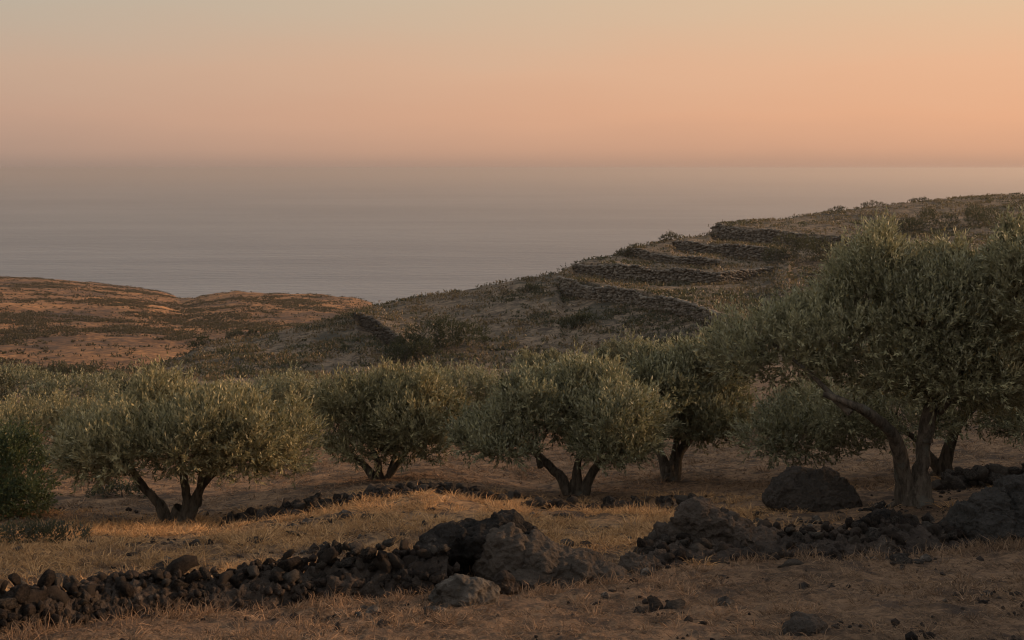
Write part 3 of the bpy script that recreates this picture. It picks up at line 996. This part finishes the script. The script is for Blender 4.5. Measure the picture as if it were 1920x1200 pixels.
def stone_line(name, label, pts, hgt, thick, size, seed, meshes, rowsn, skip=0.0, cat='wall', cap=300, fill=0):
    """a dry stone wall or row; pts: (px, depth, height factor)"""
    rg = np.random.default_rng(seed)
    a = np.array(pts, float)
    w = np.array([on_ground(px, d) for px, d in a[:, :2]])
    t = thing(name, label, cat, w[len(w) // 2])
    o0 = w[len(w) // 2]
    L = np.concatenate([[0], np.cumsum(np.linalg.norm(np.diff(w[:, :2], axis=0), axis=1))])
    count = 0
    for layer in range(rowsn[1]):
        for course in range(rowsn[0]):
            s = rg.uniform(0, size)
            while s < L[-1] and count < cap:
                sz = size * .5 * math.exp(float(np.clip(rg.normal(0.05, .28), -.6, .6)))
                x = np.interp(s, L, w[:, 0])
                y = np.interp(s, L, w[:, 1])
                hf = np.interp(s, L, a[:, 2])
                hh = hgt * hf * (.8 if layer == 0 and rowsn[1] > 2 else 1)
                zc = (course + .35) / rowsn[0] * hh * (1 + .25 * noise3(np.array([s * 1.3, layer * .7, seed * 1.0]), 4))
                s += sz * 1.8
                if rg.uniform() < skip or (course and hf < 0.25):
                    continue
                y2 = y + (layer - (rowsn[1] - 1) / 2) * thick + zc * .45 + rg.normal(0, .04)
                z = float(ground(x, y)) + zc + rg.normal(0, .02)
                add_stone(t, np.array([x, y2, z]) - o0, sz, rg, meshes)
                count += 1
    if fill:
        # packed earth and broken lava that the stones are bedded in
        ns, nc_ = int(L[-1] / .022), 26
        ss = np.linspace(0, L[-1], ns)
        ph = np.linspace(0, math.pi, nc_)
        bx, by = np.interp(ss, L, w[:, 0]), np.interp(ss, L, w[:, 1])
        hf = np.interp(ss, L, a[:, 2]) * hgt
        yy = -np.cos(ph)[None] * thick * rowsn[1] * .62 + np.sin(ph)[None] * hf[:, None] * .3
        px_, py_ = np.repeat(bx[:, None], nc_, 1), by[:, None] + yy
        pz = ground(px_, py_) + np.sin(ph)[None] ** .8 * hf[:, None] * .74 - .03
        q = np.stack([px_, py_, pz], -1)
        dsp = .045 * fbm(q / .16, 4, seed, .65, True) + np.clip(facets(q.reshape(-1, 3), int(L[-1] * 120), .05, rg).reshape(q.shape[:2]) * .8, -.03, .03)
        q = q + np.stack([0 * dsp, -np.cos(ph)[None] * dsp, np.sin(ph)[None] * dsp], -1)
        ii = np.arange(ns * nc_).reshape(ns, nc_)
        qf = np.stack([ii[:-1, :-1], ii[1:, :-1], ii[1:, 1:], ii[:-1, 1:]], -1).reshape(-1, 4)
        link('earth_core', mesh('earth_core', q.reshape(-1, 3) - o0, qf, M_LAVA_BROWN), t)
        # small broken stones between the larger ones, too many and too small to pick apart
        V, Fc, off = [], [], 0
        v1, f1 = ICO1
        for _ in range(fill):
            s = rg.uniform(0, L[-1])
            hf = np.interp(s, L, a[:, 2])
            yy = rg.uniform(-.6, .6) * thick * rowsn[1]
            zc = rg.uniform(-.05, .85) * hgt * hf * (1 if yy > 0 else .75 + yy)
            x, y = np.interp(s, L, w[:, 0]) + rg.normal(0, .03), np.interp(s, L, w[:, 1]) + yy + .4 * zc
            q = v1 * (1 + .45 * noise3(v1 * 1.6 + rg.uniform(0, 90), 3))[:, None] * rg.uniform(.016, .046) * rg.uniform(.7, 1.3, 3)
            V.append(q + np.array([x, y, float(ground(x, y)) + zc]) - o0)
            Fc.append(f1 + off)
            off += len(q)
        r = link('rubble', mesh('rubble', np.concatenate(V), np.concatenate(Fc), M_LAVA_BROWN), t)
        r['kind'] = 'stuff'
    return t


stone_line('dry_stone_wall', 'low tumbled wall of black lava stones in the left foreground', [(-120, 7.9, 1), (0, 8.4, 1), (200, 9.25, 1), (400, 9.9, 1), (600, 10.25, 1.0), (840, 10.5, 1.0)],
           .33, .19, .092, 300, STONES[:5] + STONES[9:14] + STONES[7:], (4, 2), .22, fill=2600)
stone_line('stone_row', 'row of dark stones on the crest behind the broad left tree', [(420, 15.9, .8), (520, 15.9, 1), (640, 15.9, 1), (720, 16.0, 1.2), (800, 16.2, 1.0), (900, 16.4, .8), (940, 16.5, .5)],
           .11, .16, .125, 301, STONES[:11], (2, 2), .2, fill=350)
stone_line('stone_row', 'sparse low stones in the straw in front of the centre tree', [(950, 16.2, .8), (1060, 16.0, .8), (1200, 16.2, .7), (1340, 16.3, .8)], .1, .3, .13, 302, STONES[:11], (1, 3), .25)
stone_line('rubble_wall', 'collapsed rubble wall of brown and grey stones right of the big mound rock', [(1195, 11.55, .6), (1260, 11.8, .9), (1440, 12.0, .9), (1560, 12.2, .8), (1650, 12.4, .8), (1720, 12.6, .8), (1800, 12.6, .5)],
           .24, .19, .115, 303, STONES[5:15] + STONES[9:14], (2, 4), .18, fill=1100)
stone_line('stone_row', 'row of black stones behind the foot of the large right olive', [(1755, 17.4, .7), (1800, 17.5, 1.0), (1850, 17.5, 1.1), (1890, 17.5, .9), (1960, 17.5, 1.0)], .2, .15, .17, 304, STONES[:9], (2, 2), .12)


def big_rock(name, label, px, d, blobs, mat, seed, voxel=.03, amp=.07, carve=(), lump=.35, cat='rock', fac=.5, sink=0.0):
    """blobs: offsets in metres from the foot and radii; fused, roughened and cracked"""
    g = on_ground(px, d)
    rg = np.random.default_rng(seed)
    V, Fc, off = [], [], 0
    v0, f0 = ICO4
    for (x, y, z, rx, ry, rz) in blobs:
        q = v0 * (1 + .18 * fbm(v0 * 1.5 + rg.uniform(0, 50), 3, seed))[:, None]
        V.append(q * np.array([rx, ry, rz]) + np.array([x, y, z]))
        Fc.append(f0 + off)
        off += len(q)
    me = mesh('rock', np.concatenate(V), np.concatenate(Fc), None)
    tmp = bpy.data.objects.new('rock_tmp', me)
    COL.objects.link(tmp)
    md = tmp.modifiers.new('r', 'REMESH')
    md.mode = 'VOXEL'
    md.voxel_size = voxel
    dg = bpy.context.evaluated_depsgraph_get()
    ev = tmp.evaluated_get(dg)
    out = bpy.data.meshes.new_from_object(ev)
    bpy.data.objects.remove(tmp)
    bpy.data.meshes.remove(me)
    n = len(out.vertices)
    co = np.zeros(n * 3, np.float32)
    out.vertices.foreach_get('co', co)
    co = co.reshape(-1, 3).astype(float)
    no = np.zeros(n * 3, np.float32)
    out.vertices.foreach_get('normal', no)
    no = no.reshape(-1, 3)
    disp = amp * 1.5 * fbm(co / lump, 4, seed + 3, .62, True) + amp * .75 * fbm(co / (lump * .25), 3, seed + 5, .65, True)
    disp = disp * .8 + fac * (np.clip(facets(co, 34, lump * .55, rg) * .6, -.06, .06) + np.clip(facets(co, 300, lump * .2, rg) * .4, -.02, .02))
    co = co + no * disp[:, None]
    for (x, y, z, rx, ry, rz) in carve:          # hollows push the surface back
        q = (co - np.array([x, y, z])) / np.array([rx, ry, rz])
        L = np.linalg.norm(q, axis=1, keepdims=True)
        k = np.clip(1 - L, 0, 1)
        co = co + np.array([0, 1, 0]) * k * ry * 1.3
    out.vertices.foreach_set('co', co.astype(np.float32).ravel())
    out.materials.clear()
    out.materials.append(mat)
    out.polygons.foreach_set('use_smooth', np.ones(len(out.polygons), bool))
    out.update()
    o = link(name, out, None, (g[0], g[1], g[2] - sink))
    return tag(o, label, cat)


s = 10.6 / F
big_rock('lava_boulder', 'jagged black lava rock with a shadowed overhang at the end of the stone wall', 880, 10.8,
         [(-.25, .08, .34, .18, .22, .12), (-.14, .10, .32, .24, .25, .17), (.05, .12, .36, .34, .28, .21), (-.05, .30, .18, .36, .22, .3), (.30, .22, .46, .25, .22, .14), (.38, .22, .22, .3, .3, .25)],
         M_LAVA_DARK, 401, .016, .040, [(.02, -.2, .12, .42, .3, .24)], .26, sink=.10)
big_rock('mound_rock', 'big brown rough mound of rock in the foreground centre, sloping down to the right', 1050, 10.6,
         [(-.44, .15, .18, .24, .28, .28), (-.22, .15, .11, .32, .32, .27), (.05, .12, .05, .36, .32, .21), (.30, .08, .00, .32, .28, .16), (.46, .05, -.03, .25, .22, .12), (-.25, -.05, .04, .3, .25, .16)],
         M_OUTCROP, 402, .014, .034, (), .26, fac=.35, sink=.06)
big_rock('grey_boulder', 'pale grey rounded stone lying in front of the black lava rock', 868, 9.75,
         [(0, 0, .10, .22, .18, .15), (.1, .04, .07, .19, .16, .12), (-.08, .02, .04, .18, .16, .12)], M_GREYSTONE, 403, .012, .014, (), .3, fac=.3, sink=.04)
big_rock('grey_stone', 'small dark grey stone wedged at the foot of the brown mound rock', 944, 10.2, [(0, 0, .06, .08, .09, .09), (.05, 0, .02, .07, .08, .07)], M_LAVA_BROWN, 404, .012, .014, (), .2, fac=.3)
big_rock('rubble_mound', 'brown crumbly mound of lava in front of the domed boulder', 1320, 12.1,
         [(0, .1, .16, .30, .28, .30), (-.24, .05, .06, .26, .25, .2), (.26, .1, .08, .34, .28, .24), (.5, .1, .04, .3, .25, .18), (.0, -.1, .02, .5, .2, .16)], M_LAVA_BROWN, 405, .018, .05, (), .22)
big_rock('dome_boulder', 'dark domed boulder standing alone left of the large right olive', 1520, 16.1,
         [(0, 0, .10, .56, .42, .36), (-.14, .02, .08, .46, .36, .32), (.18, .05, .06, .40, .36, .30)], M_LAVA_DARK, 406, .014, .034, (), .24, fac=.45)
big_rock('black_boulder', 'large black boulder cut by the right edge of the frame', 1880, 12.6,
         [(.03, .1, .15, .42, .38, .31), (-.22, .05, .08, .30, .30, .24), (.3, .1, .2, .5, .4, .34), (.05, -.1, .04, .5, .3, .26)], M_LAVA_BLUE, 407, .014, .04, (), .24, fac=.7)
big_rock('dark_rock', 'dark rock at the front of the foot of the large right olive', 1660, 13.4, [(0, 0, .06, .2, .18, .16), (.12, .05, .02, .2, .18, .14), (-.12, .05, 0, .16, .15, .1)], M_LAVA_DARK, 408, .016, .03, (), .2)
big_rock('small_rock', 'small black rock half sunk in the brown ground at the bottom edge', 1508, 8.15, [(0, 0, .01, .13, .11, .08), (.04, .03, 0, .12, .11, .07)], M_LAVA_DARK, 409, .01, .014, (), .14, fac=.3)
big_rock('brown_rock', 'low brown rock beside the right end of the sloping mound rock', 1190, 11.2, [(0, 0, .03, .14, .13, .12), (.1, .03, .0, .13, .12, .1)], M_LAVA_BROWN, 410, .014, .025, (), .2)

# loose lava stones lying in the straw, each a thing of its own but all alike
LOOSE = [(470, 13.0, 'small dark stone in the straw right below the foot of the broad left tree'), (560, 13.6, 'dark stone half way between the crest row and the lava wall'),
         (250, 12.6, 'dark stone in the straw left below the foot of the broad left tree'), (650, 12.6, 'dark flat stone in the straw just above the right part of the lava wall'),
         (300, 11.6, 'small stone in the straw just behind the middle of the lava wall'), (120, 11.2, 'leftmost stone in the straw just behind the lava wall'),
         (690, 14.4, 'small dark stone in the straw under the highest part of the crest row'), (1160, 13.6, 'small stone in the straw right behind the slope of the mound rock'),
         (1250, 14.1, 'dark stone in the straw above the crumbly lava mound'), (1060, 14.9, 'dark stone in the straw below the foot of the centre tree'),
         (1370, 14.6, 'dark stone in the straw left in front of the domed boulder'), (1230, 9.2, 'middle one of three dark clods on the bare ground'),
         (1262, 9.15, 'right one of three dark clods on the bare ground'), (1198, 9.0, 'left one of three dark clods on the bare ground'),
         (1635, 15.4, 'small dark stone right of the domed boulder, beside the large trunk'), (1480, 11.2, 'flat stone lying in front of the middle of the rubble wall'),
         (1690, 11.4, 'flat stone lying in front of the right end of the rubble wall')]
rg = np.random.default_rng(55)
for px, d, lab in LOOSE:
    g = on_ground(px, d)
    o = add_stone(None, g + np.array([0, 0, .008]), rg.uniform(.05, .10), rg, STONES[:10], 'loose_stone')
    o.rotation_euler = (rg.uniform(-.3, .3), rg.uniform(-.3, .3), rg.uniform(0, 6.28))
    o.scale = (o.scale[0] * 1.2, o.scale[1] * 1.2, o.scale[2] * .6)
    tag(o, lab, 'stone', 'loose stones in the dry grass')

# ---------------------------------------------------------------- terrace walls
WLAB = ['lowest and longest terrace wall of grey stones, curving down to the right', 'second terrace wall from below on the hill', 'short third terrace wall from below, fading into the slope',
        'fourth terrace wall from below, just under the topmost one', 'topmost terrace wall on the hill, meeting the skyline', 'short curved stone wall on the spur left of the terraces']
for wi, w in enumerate(WALLS):
    rg = np.random.default_rng(500 + wi)
    a = np.array(w, float)
    us = np.linspace(a[0, 0], a[-1, 0], 160)
    y, d, h = (np.interp(us, a[:, 0], a[:, j]) for j in (1, 2, 3))
    top = np.stack([(us - 960) / F * d, d, -(y - 1.5 - HOR) / F * d], -1)
    bot = np.stack([(us - 960) / F * d, d, -(y + h * .9 - HOR) / F * d], -1)
    t = thing('terrace_wall', WLAB[wi], 'wall', bot[80], 'stone terrace walls on the hill')
    o0 = bot[80]
    Ls0 = np.concatenate([[0], np.cumsum(np.linalg.norm(np.diff(top, axis=0), axis=1))])
    # body of the wall
    sl0 = np.clip(.03 + .40 * noise3(np.stack([Ls0 / 2.6, Ls0 * 0 + wi, Ls0 * 0], -1), 9), 0, .28)
    cut = top - (top - bot) * sl0[:, None]
    ring = []
    for q in range(len(us)):
        ring += [bot[q] + (0, -.05, -.3), cut[q] + (0, .12, -.06), cut[q] + (0, .5, -.06), bot[q] + (0, .5, -.3)]
    ring = np.array(ring) - o0
    n = len(us)
    fs = []
    for q in range(n - 1):
        for e in range(4):
            fs.append((q * 4 + e, q * 4 + (e + 1) % 4, q * 4 + 4 + (e + 1) % 4, q * 4 + 4 + e))
    fs += [(3, 2, 1, 0), ((n - 1) * 4, (n - 1) * 4 + 1, (n - 1) * 4 + 2, (n - 1) * 4 + 3)]
    link('core', mesh('core', ring, fs, M_WALLSTONE_MOSSY_SHADE if wi == 5 else M_WALLSTONE), t)
    # face stones in rough courses and a row of cap stones
    Ls = np.concatenate([[0], np.cumsum(np.linalg.norm(np.diff(top, axis=0), axis=1))])
    V, Fc, TI, off = [], [], [], 0
    v1, f1 = ICO1
    hm_ = np.linalg.norm(top - bot, axis=1)
    slump = np.clip(.03 + .40 * noise3(np.stack([Ls0 / 2.6, Ls0 * 0 + wi, Ls0 * 0], -1), 9), 0, .28)
    low = top - (top - bot) * slump[:, None]
    courses = 7
    for c in range(courses + 1):
        x = rg.uniform(0, .2)
        while x < Ls[-1]:
            tp = np.array([np.interp(x, Ls, low[:, j]) for j in range(3)])
            bt = np.array([np.interp(x, Ls, bot[:, j]) for j in range(3)])
            hh = tp[2] - bt[2]
            cap = c == courses
            sx_ = .165 * math.exp(float(np.clip(rg.normal(0, .35), -.7, .7))) * (1.35 if cap else 1)
            sz_ = max(hh / courses * .62, .05) * rg.uniform(.65, 1.7) if not cap else rg.uniform(.05, .10)
            pz = bt[2] + hh * (c + .5) / courses + rg.normal(0, .045) if not cap else tp[2] + rg.uniform(-.02, .04)
            q = v1 * (1 + .28 * noise3(v1 * 1.4 + rg.uniform(0, 90), 3))[:, None] * np.array([sx_, .2 if not cap else .3, sz_])
            TI.append(np.full(len(q), rg.uniform(0, 1)))
            V.append(q + np.array([tp[0] + rg.normal(0, .02), tp[1] - .04 + (.18 if cap else rg.normal(0, .05)), pz]) - o0)
            Fc.append(f1 + off)
            off += len(q)
            x += sx_ * 1.8
    st = link('stones', mesh('stones', np.concatenate(V), np.concatenate(Fc), M_WALLSTONE_MOSSY_SHADE if wi == 5 else M_WALLSTONE, False, {'tint': np.concatenate(TI)}), t)
    st['kind'] = 'stuff'


# ---------------------------------------------------------------- ground cover
def blades(n, x, y, z, ln, wd, rg, lie, tint):
    az = rg.uniform(0, 2 * math.pi, n)
    el = np.clip(rg.normal(lie, .35, n), .02, 1.5)
    dv = np.stack([np.cos(az) * np.cos(el), np.sin(az) * np.cos(el), np.sin(el)], -1)
    sd = unit(np.cross(dv, rg.normal(0, 1, (n, 3))))
    p = np.stack([x, y, z], -1)
    bend = np.stack([rg.normal(0, .35, n), rg.normal(0, .35, n), -rg.uniform(0, .5, n)], -1)
    m_ = p + dv * (ln * .55)[:, None]
    e_ = p + (dv + bend * .6) * ln[:, None]
    w = wd[:, None]
    v = np.stack([p - sd * w, p + sd * w, m_ + sd * w * .8, m_ - sd * w * .8, e_], 1).reshape(-1, 3)
    i = np.arange(n)[:, None] * 5
    f = [i + np.array([[0, 1, 2]]), i + np.array([[0, 2, 3]]), i + np.array([[3, 2, 4]])]
    f = np.stack(f, 1).reshape(-1, 3)
    return v, f, np.repeat(tint, 3)


def cover(name, label, n, ud, dd, dens, size, wdt, lie, mat, seed, tbase):
    rg = np.random.default_rng(seed)
    u = rg.uniform(ud[0], ud[1], n)
    # even density on the ground: depth drawn so that area counts
    d = np.sqrt(rg.uniform(dd[0] ** 2, dd[1] ** 2, n))
    x = (u - 960) / F * d
    keep = rg.uniform(0, 1, n) < dens(x, d)
    x, d = x[keep], d[keep]
    k = len(x)
    cl = fbm2(x, d, .35, 3, 41)
    z = ground(x, d) - .004
    ln = size * rg.uniform(.5, 1.5, k) * (1 + .6 * cl)
    wd = np.full(k, wdt) * rg.uniform(.6, 1.3, k) * (d / 10.0) ** 0.5
    ti = np.clip(tbase + .25 * fbm2(x, d, .8, 3, 43) + rg.normal(0, .2, k), 0, 1)
    v, f, tn = blades(k, x, d, z, ln, wd, rg, lie, ti)
    o = link(name, mesh(name, v, f, mat, False, None, None, {'tint': tn}))
    return tag(o, label, 'grass', kind='stuff')


def dens_straw(x, d):
    s_ = grid_at(STRAW, x, d)
    c = fbm2(x, d, .55, 3, 47) + .45 * fbm2(x, d, 1.7, 2, 48) + .06
    return np.clip((s_ - .25) * 1.5, 0, 1) * np.clip(.45 + 2.4 * c, .01, 1)


def dens_litter(x, d):
    c = fbm2(x, d, .5, 3, 49)
    return np.clip(.5 + 1.3 * c, .04, 1)


cover('straw_grass', 'golden dry grass on the bank behind the stone wall', 150000, (-150, 2050), (8.5, 18.5), dens_straw, .085, .0026, .55, M_GRASS, 71, .5)
cover('dead_grass', 'brown matted dead grass over the foreground', 190000, (-150, 2050), (7.3, 13.5), dens_litter, .055, .0022, .22, M_LITTER, 72, .4)
cover('field_grass', 'thin dry grass under the olive trees', 90000, (-150, 2050), (17, 34), dens_litter, .08, .004, .4, M_LITTER, 73, .55)


def tussocks(name, label, n, dd, dens, size, mat, seed, tbase, nb=26):
    """bunches of dry blades that fan out from one root"""
    rg = np.random.default_rng(seed)
    d = np.sqrt(rg.uniform(dd[0] ** 2, dd[1] ** 2, n))
    x = (rg.uniform(-150, 2050, n) - 960) / F * d
    k = rg.uniform(0, 1, n) < dens(x, d)
    x, d = x[k], d[k]
    m = len(x)
    sz = np.repeat(size * rg.uniform(.5, 1.4, m), nb)
    off = rg.normal(0, 1, (m * nb, 2)) * sz[:, None] * .32
    bx, by = np.repeat(x, nb) + off[:, 0], np.repeat(d, nb) + off[:, 1]
    dv = unit(np.stack([off[:, 0] * 2.2 + rg.normal(0, .35, m * nb) * sz, off[:, 1] * 2.2 + rg.normal(0, .35, m * nb) * sz, sz * rg.uniform(.25, 1.1, m * nb)], -1))
    p = np.stack([bx, by, ground(bx, by) - .004], -1)
    ln = sz * rg.uniform(.5, 1.2, m * nb)
    sd = unit(np.cross(dv, rg.normal(0, 1, dv.shape))) * (.0030 * rg.uniform(.6, 1.3, m * nb) * (by / 10) ** .5)[:, None]
    mid = p + dv * ln[:, None] * .55
    e = p + dv * ln[:, None] + np.stack([rg.normal(0, .2, m * nb), rg.normal(0, .2, m * nb), -rg.uniform(0, .45, m * nb)], -1) * ln[:, None]
    v = np.stack([p - sd, p + sd, mid + sd * .8, mid - sd * .8, e], 1).reshape(-1, 3)
    i = np.arange(m * nb)[:, None] * 5
    f = np.stack([i + np.array([[0, 1, 2]]), i + np.array([[0, 2, 3]]), i + np.array([[3, 2, 4]])], 1).reshape(-1, 3)
    ti = np.clip(np.repeat(tbase + rg.normal(0, .18, m), nb) + rg.normal(0, .15, m * nb), 0, 1)
    o = link(name, mesh(name, v, f, mat, False, None, None, {'tint': np.repeat(ti, 3)}))
    return tag(o, label, 'grass', kind='stuff')


tussocks('straw_tussocks', 'bunches of golden dry grass on the sunlit bank', 8000, (8.5, 18.5), dens_straw, .15, M_GRASS, 75, .5)
tussocks('dead_tussocks', 'bunches of brown dead grass on the bare foreground', 4200, (7.3, 13.5), lambda x, d: np.clip(fbm2(x, d, .8, 3, 57) * 2.2, .08, 1), .095, M_LITTER, 76, .55)


def near_wall(x, d):
    """taller tufts along the foot of the stones"""
    u = 960 + F * x / d
    wd_ = np.interp(u, [-120, 0, 200, 400, 600, 840, 1000, 1180, 1300, 1650, 1900], [7.7, 8.2, 9.0, 9.65, 10.0, 10.1, 10.1, 10.6, 11.3, 11.9, 12.1])
    c = fbm2(x, d, .3, 2, 53)
    return (np.exp(-((d - wd_ + .05) / .22) ** 2) + .6 * np.exp(-((d - wd_ - .75) / .25) ** 2)) * np.clip(.25 + 1.9 * c, 0, 1)


cover('grass_tufts', 'taller dry tufts along the foot of the foreground stones', 120000, (-150, 2000), (7.4, 13), near_wall, .12, .0030, .85, M_LITTER, 74, .6)


# dark low scrub on the slopes: too many to count
def scrub(name, label, n, ud, dd, test, size, mat, seed, nsh=6, nlf=4):
    rg = np.random.default_rng(seed)
    u = rg.uniform(ud[0], ud[1], n)
    d = rg.uniform(dd[0], dd[1], n)
    x = (u - 960) / F * d
    k = rg.uniform(0, 1, n) < test(x, d, u)
    x, d = x[k], d[k]
    m = len(x)
    g = np.stack([x, d, ground(x, d)], -1)
    sz = size * rg.uniform(.5, 1.5, m)
    base = np.repeat(g, nsh, 0) + rg.normal(0, 1, (m * nsh, 3)) * np.repeat(sz, nsh)[:, None] * np.array([1.1, .8, .08])
    dr = unit(rg.normal(0, .6, (m * nsh, 3)) + np.array([0, 0, 1.0]))
    v, f, tn = leaf_quads(base, dr, np.repeat(sz, nsh) * rg.uniform(.3, .7, m * nsh), nlf, size * .9, size * .38, rg, np.full(m * nsh, .35) + rg.normal(0, .15, m * nsh))
    o = link(name, mesh(name, v, f, mat, False, None, None, {'tint': tn}))
    return tag(o, label, 'scrub', kind='stuff')


M_HILLSTRAW = mat_leaf('hill_straw', (.070, .048, .032), (.225, .147, .088), (.18, .13, .08), (.20, .13, .07))


def t_hill(x, d, u):
    dc = ip(CREST_D, u)
    c = fbm2(x, d * .7, 4.5, 4, 61)
    return np.where(d < dc + .5, np.clip((c - .0) * 3.2, .05, 1), 0)


def t_far(x, d, u):
    dc = ip(CREST_D, u)
    c = fbm2(x * .8, d * .6, 15.0, 5, 63, .6)
    return np.where((d > dc + 8) & (d < ip(FARC_D, u) + 2), np.clip((c - .05) * 3.5, .045, 1), 0)


def t_crest(x, d, u):
    dc = ip(CREST_D, u)
    c = fbm2(x, d, 2.0, 3, 65)
    return np.exp(-((d - dc) / 1.2) ** 2) * np.clip(.35 + 1.5 * c, 0, 1)


scrub('scrub', 'low grey green scrub over the terraced hill', 15000, (230, 2000), (68, 150), t_hill, .22, M_SCRUB, 81)
scrub('scrub', 'dark heath in streaks over the ochre far slope', 48000, (-150, 740), (100, 455), t_far, .34, M_HEATH, 82)
scrub('scrub', 'ragged low plants along the skyline of the hill', 16000, (250, 2000), (84, 152), t_crest, .2, M_SCRUB, 83)


def pebbles(name, label, n, dd, size, mat, seed):
    rg = np.random.default_rng(seed)
    d = np.sqrt(rg.uniform(dd[0] ** 2, dd[1] ** 2, n * 3))
    x = (rg.uniform(-150, 2050, n * 3) - 960) / F * d
    k = rg.uniform(0, 1, n * 3) < np.clip(fbm2(x, d, .9, 3, 91) * 2.0, .03, 1)
    x, d = x[k][:n], d[k][:n]
    v1, f1 = ICO1
    m = len(x)
    sz = size * np.exp(rg.normal(0, .5, m))
    q = v1[None] * (1 + .45 * noise3(v1[None] * 1.5 + rg.uniform(0, 90, (m, 1, 3)), 3))[..., None] * (sz[:, None] * rg.uniform(.7, 1.3, (m, 3)))[:, None]
    q = q + np.stack([x, d, ground(x, d)], -1)[:, None]
    f = (f1[None] + (np.arange(m) * len(v1))[:, None, None]).reshape(-1, 3)
    return tag(link(name, mesh(name, q.reshape(-1, 3), f, mat)), label, 'pebbles', kind='stuff')


pebbles('pebbles', 'small dark lava pebbles strewn over the ground', 2600, (7.4, 19), .016, M_LAVA_BROWN, 92)


def t_hillgrass(x, d, u):
    c = fbm2(x, d * .7, 1.8, 4, 67)
    return np.where(d < ip(CREST_D, u) + .5, np.clip((c + .1) * 2.5, .03, 1), 0)


scrub('hill_grass', 'dry straw tufts over the terraced hill', 32000, (230, 2000), (66, 150), t_hillgrass, .24, M_HILLSTRAW, 84, 3, 3)
tussocks('field_tussocks', 'bunches of dry grass on the ground under the olive trees', 5200, (17.5, 36), lambda x, d: np.clip(fbm2(x, d, 1.6, 3, 59) * 2.0, .04, 1), .17, M_LITTER, 77, .55, 20)


pebbles('rubble_stones', 'broken dark lava stones half buried in the straw of the bank', 420, (9, 17), .034, M_LAVA, 93)
